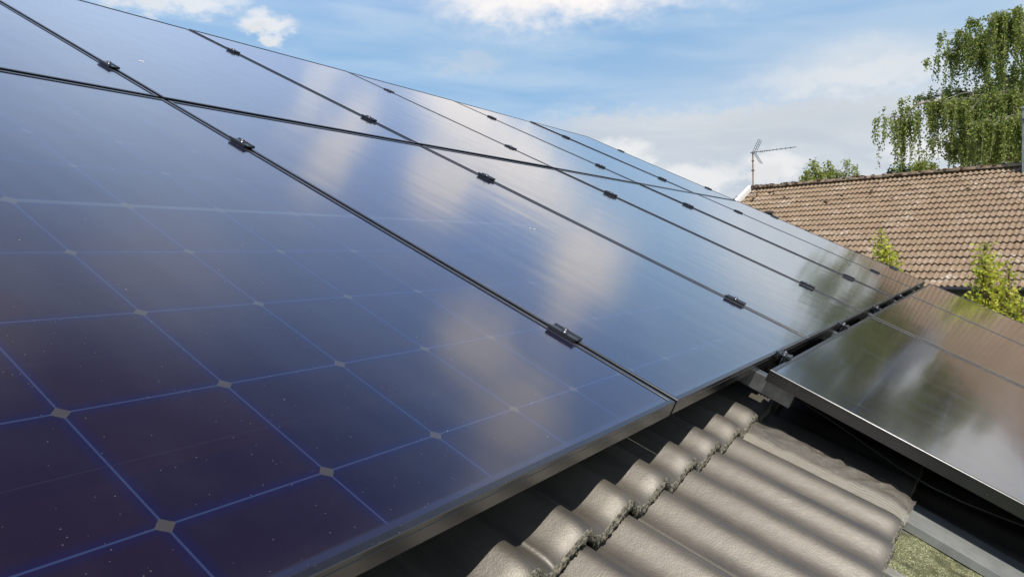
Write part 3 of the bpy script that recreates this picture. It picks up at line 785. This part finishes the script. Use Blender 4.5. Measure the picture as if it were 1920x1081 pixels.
def birch():
    rnd = random.Random(11)
    DIST = 36.0
    base = at(1960, 330, DIST); base.z = 0
    T = empty('birch_tree', base)
    tag(T, 'tall weeping birch with hanging strands rising behind the brown roof at right', 'tree')
    L = Leaves(); wood = bmesh.new()
    def W_(x, y, d=0): return at(x, y, DIST+d)-base
    trunk = [Vector((0, 0, -.2)), W_(1962, 420), W_(1950, 250), W_(1928, 120, .3), W_(1915, 30, .3)]
    tb = bmesh.new(); tube(tb, trunk, [.30, .22, .17, .10, .03], 10)
    bm_obj('trunk', tb, M_BARK, T, smooth=True)
    def bez(pts, n):
        out = []
        for i in range(n):
            t_ = i/(n-1)*(len(pts)-1); k = min(int(t_), len(pts)-2); f = t_-k
            p0 = pts[max(k-1, 0)]; p1 = pts[k]; p2 = pts[k+1]; p3 = pts[min(k+2, len(pts)-1)]
            out.append(.5*((2*p1)+(-p0+p2)*f+(2*p0-5*p1+4*p2-p3)*f*f+(-p0+3*p1-3*p2+p3)*f*f*f))
        return out
    def strand(p, length, dens=1.0, size=.086):
        q = p.copy(); st = .042; n = int(length/st)
        drift = Vector((rnd.gauss(0, .05), rnd.gauss(0, .05), 0)); pts = [q.copy()]
        vel = Vector((rnd.gauss(0, .35), rnd.gauss(0, .35), .25))
        for i in range(n):
            vel = vel*.80 + Vector((drift.x, drift.y, -1))*.20*1.15
            q = q + vel*st; 
            if i % 4 == 0: pts.append(q.copy())
            taper = 1.0 if i < n*.75 else .6
            for _ in range(3):
                if rnd.random() < dens*.85*taper:
                    o_ = Vector((rnd.gauss(0, .045), rnd.gauss(0, .045), rnd.gauss(0, .04)))
                    L.leaf(q+o_, Vector((rnd.gauss(0, .5), rnd.gauss(0, .5), -.9)), size, rnd)
        if len(pts) > 2: tube(wood, pts, [.006]+[.003]*(len(pts)-1), 3, False)
    # limbs: (points in photo pixels + depth), r0, (min, max hang in px at start->end), strands
    limbs = [
        ([(1955, 330, 0), (1905, 272, -.6), (1850, 243, -1.0), (1800, 205, -1.2), (1760, 190, -1.2), (1720, 196, -1.3), (1700, 218, -1.4), (1686, 240, -1.4)], .10, (40, 105), 120, 9),
        ([(1950, 300, 0), (1900, 240, .8), (1845, 188, 1.2), (1800, 172, 1.3), (1765, 178, 1.3), (1740, 190, 1.4)], .08, (35, 75), 70, 8),
        ([(1950, 210, 0), (1905, 165, .4), (1868, 118, .6), (1838, 82, .8), (1812, 66, .8), (1802, 72, .8)], .07, (45, 100), 75, 8),
        ([(1850, 100, .6), (1815, 96, .7), (1785, 95, .8), (1772, 108, .8)], .03, (30, 62), 32, 5),
        ([(1935, 130, .3), (1912, 80, 0), (1888, 45, -.3), (1868, 30, -.4), (1852, 42, -.5)], .05, (45, 120), 85, 8),
        ([(1920, 60, .3), (1925, 30, .8), (1935, 18, 1.2), (1955, 30, 1.5), (1975, 60, 1.6)], .04, (50, 120), 60, 12),
        ([(1955, 330, 0), (1900, 290, 1.6), (1850, 262, 2.2), (1810, 258, 2.4), (1785, 268, 2.5)], .08, (30, 70), 120, 12),
        ([(1950, 260, 0), (1915, 215, -1.4), (1870, 185, -2.0), (1835, 190, -2.2), (1815, 215, -2.3)], .07, (60, 110), 120, 14),
        ([(1950, 300, 0), (1925, 250, -2.0), (1890, 225, -3.0), (1860, 235, -3.4)], .07, (60, 90), 100, 14),
        ([(1955, 330, 0), (1900, 300, -.6), (1850, 285, -1.5), (1815, 275, -1.8), (1790, 285, -1.8)], .06, (20, 50), 90, 10),
        ([(1945, 200, 0), (1915, 165, 1.5), (1890, 150, 2.2), (1870, 165, 2.4)], .05, (60, 110), 50, 10),
        # right-hand side, outside the frame but mirrored in the lower panels
        ([(1962, 330, 0), (2000, 250, .5), (2060, 215, .8), (2120, 230, .9), (2160, 270, .9)], .09, (50, 110), 110, 14),
        ([(1955, 210, 0), (1995, 130, .2), (2040, 100, .3), (2080, 115, .4), (2105, 150, .4)], .07, (60, 130), 110, 14),
        ([(1960, 300, 0), (2010, 290, -1.5), (2070, 280, -2.5), (2120, 300, -3)], .06, (40, 80), 80, 14),
        ([(1930, 90, .3), (1970, 40, -.6), (2010, 30, -1), (2035, 55, -1.2)], .04, (60, 120), 70, 12),
    ]
    PX = DIST/FPX*.80
    for pts, r0, (h0, h1), ns, sp in limbs:
        cur = bez([W_(*p) for p in pts], 26)
        tube(wood, cur, [r0*(1-i/26)**.9+.008 for i in range(26)], 6, False)
        for k in range(int(ns*(.9 if pts[1][0] > 1960 else .50))):
            t_ = rnd.uniform(.22, 1.0)**.8; i_ = min(25, int(t_*25)); p = cur[i_]+Vector((rnd.gauss(0, .12), rnd.gauss(0, .40), rnd.gauss(0, .05)))
            if k % 3 == 0:
                # a little side twig lifting the strand off the limb
                p2 = p+Vector((rnd.gauss(0, .2), rnd.gauss(0, .35), rnd.uniform(.02, .25)))
                tube(wood, [cur[i_], (cur[i_]+p2)/2+Vector((0, 0, .1)), p2], [.014, .010, .005], 4, False); p = p2
            env = .35+.65*abs(sin(i_*1.3+r0*40))**1.5
            hang = PX*rnd.uniform(h0, h1)*env*1.3
            for q in range(3):
                strand(p+Vector((rnd.gauss(0, .075), rnd.gauss(0, .075), rnd.gauss(0, .08))), hang*rnd.uniform(.45, 1.25), rnd.uniform(.7, 1.0))
    L.build('crown', M_BIRCH, T)
    bm_obj('branches', wood, M_BARK, T)
birch()

def bushy(name, label, cx, base_y, specs, dist, mat, cat='tree', leaf=.07, seed=1, group=None, dens=1.0, barkr=.06):
    """specs: list of (x, ytop, ybottom, halfwidth px) conical plumes"""
    rnd = random.Random(seed)
    base = at(cx, base_y, dist); top = base.copy(); base.z = 0
    T = empty(name, base); tag(T, label, cat, group)
    L = Leaves(); wood = bmesh.new(); PX = dist/FPX*.82
    tb = bmesh.new(); tube(tb, [Vector((0, 0, -.1)), (top-base)*.6, (top-base)], [barkr, barkr*.7, barkr*.4], 8); bm_obj('trunk', tb, M_BROWNB, T, smooth=True)
    root = top-base
    for (x, yt, yb, hw) in specs:
        a = at(x, yb, dist)-base; b_ = at(x+rnd.uniform(-.1, .1)*hw, yt, dist)-base
        dep = rnd.uniform(-.5, .5)*hw*PX
        off = ray(960, 540)*dep
        a += off; b_ += off
        tube(wood, [root*.8, a, (a+b_)/2, b_], [barkr*.5, barkr*.35, barkr*.2, .006], 5, False)
        H = (b_-a).length; nb = int(14+H/PX*.55)
        for k in range(nb):
            t_ = rnd.uniform(.0, 1.0); c_ = a.lerp(b_, t_)
            ln = hw*PX*(1-t_)**.7*rnd.uniform(.6, 1.15)+.03
            an = rnd.uniform(0, 2*pi)
            tip = c_+Vector((cos(an)*ln, sin(an)*ln, ln*rnd.uniform(.05, .8)))
            tube(wood, [c_, tip], [.010 if dist > 15 else .004, .003 if dist > 15 else .0015], 3, False)
            for q in range(int(dens*(6+ln/leaf*3.2))):
                s_ = rnd.uniform(.25, 1.05); p = c_.lerp(tip, s_)+Vector((rnd.gauss(0, 1), rnd.gauss(0, 1), rnd.gauss(0, 1)))*leaf*.75
                L.leaf(p, (tip-c_).normalized()+Vector((0, 0, -.3)), leaf, rnd)
    L.build('crown', mat, T); bm_obj('branches', wood, M_BROWNB, T)
    return T
bushy('deciduous_tree', 'small light green tree, left and tallest of the three above the ridge', 1527, 345, [(1526, 304, 352, 17), (1511, 322, 352, 12), (1540, 320, 350, 11)], 44, M_GREEN, leaf=.12, seed=2, group='small trees above the ridge')
bushy('deciduous_tree', 'narrow light green tree, middle of the three above the ridge', 1554, 345, [(1553, 302, 350, 12), (1562, 316, 348, 10)], 46, M_GREEN, leaf=.10, seed=3, group='small trees above the ridge')
bushy('deciduous_tree', 'sparse light green tree, right of the three above the ridge', 1588, 345, [(1584, 302, 348, 17), (1602, 311, 346, 10), (1571, 320, 346, 11)], 45, M_GREEN, leaf=.10, seed=4, group='small trees above the ridge', dens=.8)
bushy('dark_tree', 'low dark green bushy tree under the birch, peeking above the ridge', 1690, 335, [(1676, 316, 335, 12), (1690, 311, 335, 12), (1706, 313, 335, 12)], 42, M_DARKL, leaf=.10, seed=5)
bushy('conifer_tree', 'low yellowish feathery conifer top under the birch strands', 1732, 330, [(1732, 300, 330, 22), (1722, 308, 330, 14), (1746, 308, 330, 12)], 41, M_GREEN, leaf=.10, seed=6)
bushy('dark_tree', 'dark green bit of tree left of the white barge board', 1392, 390, [(1392, 364, 392, 8), (1384, 370, 395, 8), (1400, 366, 395, 8)], 60, M_DARKL, leaf=.12, seed=7)
bushy('sapling', 'small yellow-green leafy shoot sticking up behind the far panels', 1662, 530, [(1655, 436, 500, 9), (1662, 465, 520, 15), (1672, 478, 520, 10)], 10.5, M_YG, 'sapling', leaf=.046, seed=8, barkr=.02, dens=.4)
bushy('sapling', 'larger yellow-green leafy sapling in front of the brown eave at right', 1860, 640, [(1845, 458, 540, 17), (1838, 500, 590, 25), (1858, 480, 600, 22), (1896, 498, 600, 17), (1880, 540, 620, 26), (1912, 560, 640, 20), (1850, 555, 620, 30), (1822, 545, 600, 12)], 9.5, M_YG, 'sapling', leaf=.046, seed=9, barkr=.03, dens=.30)

# bird droppings on the glass
def plane_pt(x, y, n=0.0):
    d = ray(x, y); o_ = ROT.inverted().to_3x3() @ (CW-ORG); dl = ROT.inverted().to_3x3() @ d
    t_ = (n-o_.z)/dl.z
    return o_+dl*t_
M_DROP = simple('dried_white_splat', (.75, .76, .74), .7, 0, 90, .2)
for (px, py, lab, sd, su) in ((270, 117, 'small white bird dropping on the top row panel at upper left', 1, .007), (998, 427, 'tiny white bird dropping on the panel just past the nearest seam', 2, .004)):
    rd = random.Random(sd); q = plane_pt(px, py); bm = bmesh.new()
    for k in range(3):
        cx_, cy_ = rd.gauss(0, su), rd.gauss(0, su*2.2); rr = su*rd.uniform(.25, .6)
        ring = [bm.verts.new((cx_+rr*rd.uniform(.6, 1.2)*cos(2*pi*j/11), cy_+1.6*rr*rd.uniform(.6, 1.2)*sin(2*pi*j/11), .0002)) for j in range(11)]
        top_ = [bm.verts.new((v.co.x*.9+cx_*.1, v.co.y*.9+cy_*.1, .0012)) for v in ring]
        for j in range(11): bm.faces.new((ring[j], ring[(j+1) % 11], top_[(j+1) % 11], top_[j]))
        bm.faces.new(top_)
    o = bm_obj('bird_dropping', bm, M_DROP); o.location = P(q.x, q.y, -.0018); o.rotation_euler = (PITCH, 0, 0)
    tag(o, lab, 'bird dropping')
# loose cable sagging under the lower field
bm = bmesh.new()
cps = [(.66+.02*sin(k*.9), -.10-.07*k, -.060-.028*sin(pi*min(1, k/9.0))) for k in range(14)]
tube(bm, cps, .003, 6)
o = bm_obj('cable', bm, M_RUB, smooth=True); o.location = ORG; o.rotation_euler = (PITCH, 0, 0)
tag(o, 'thin black cable sagging in the shadow under the lower field', 'cable')
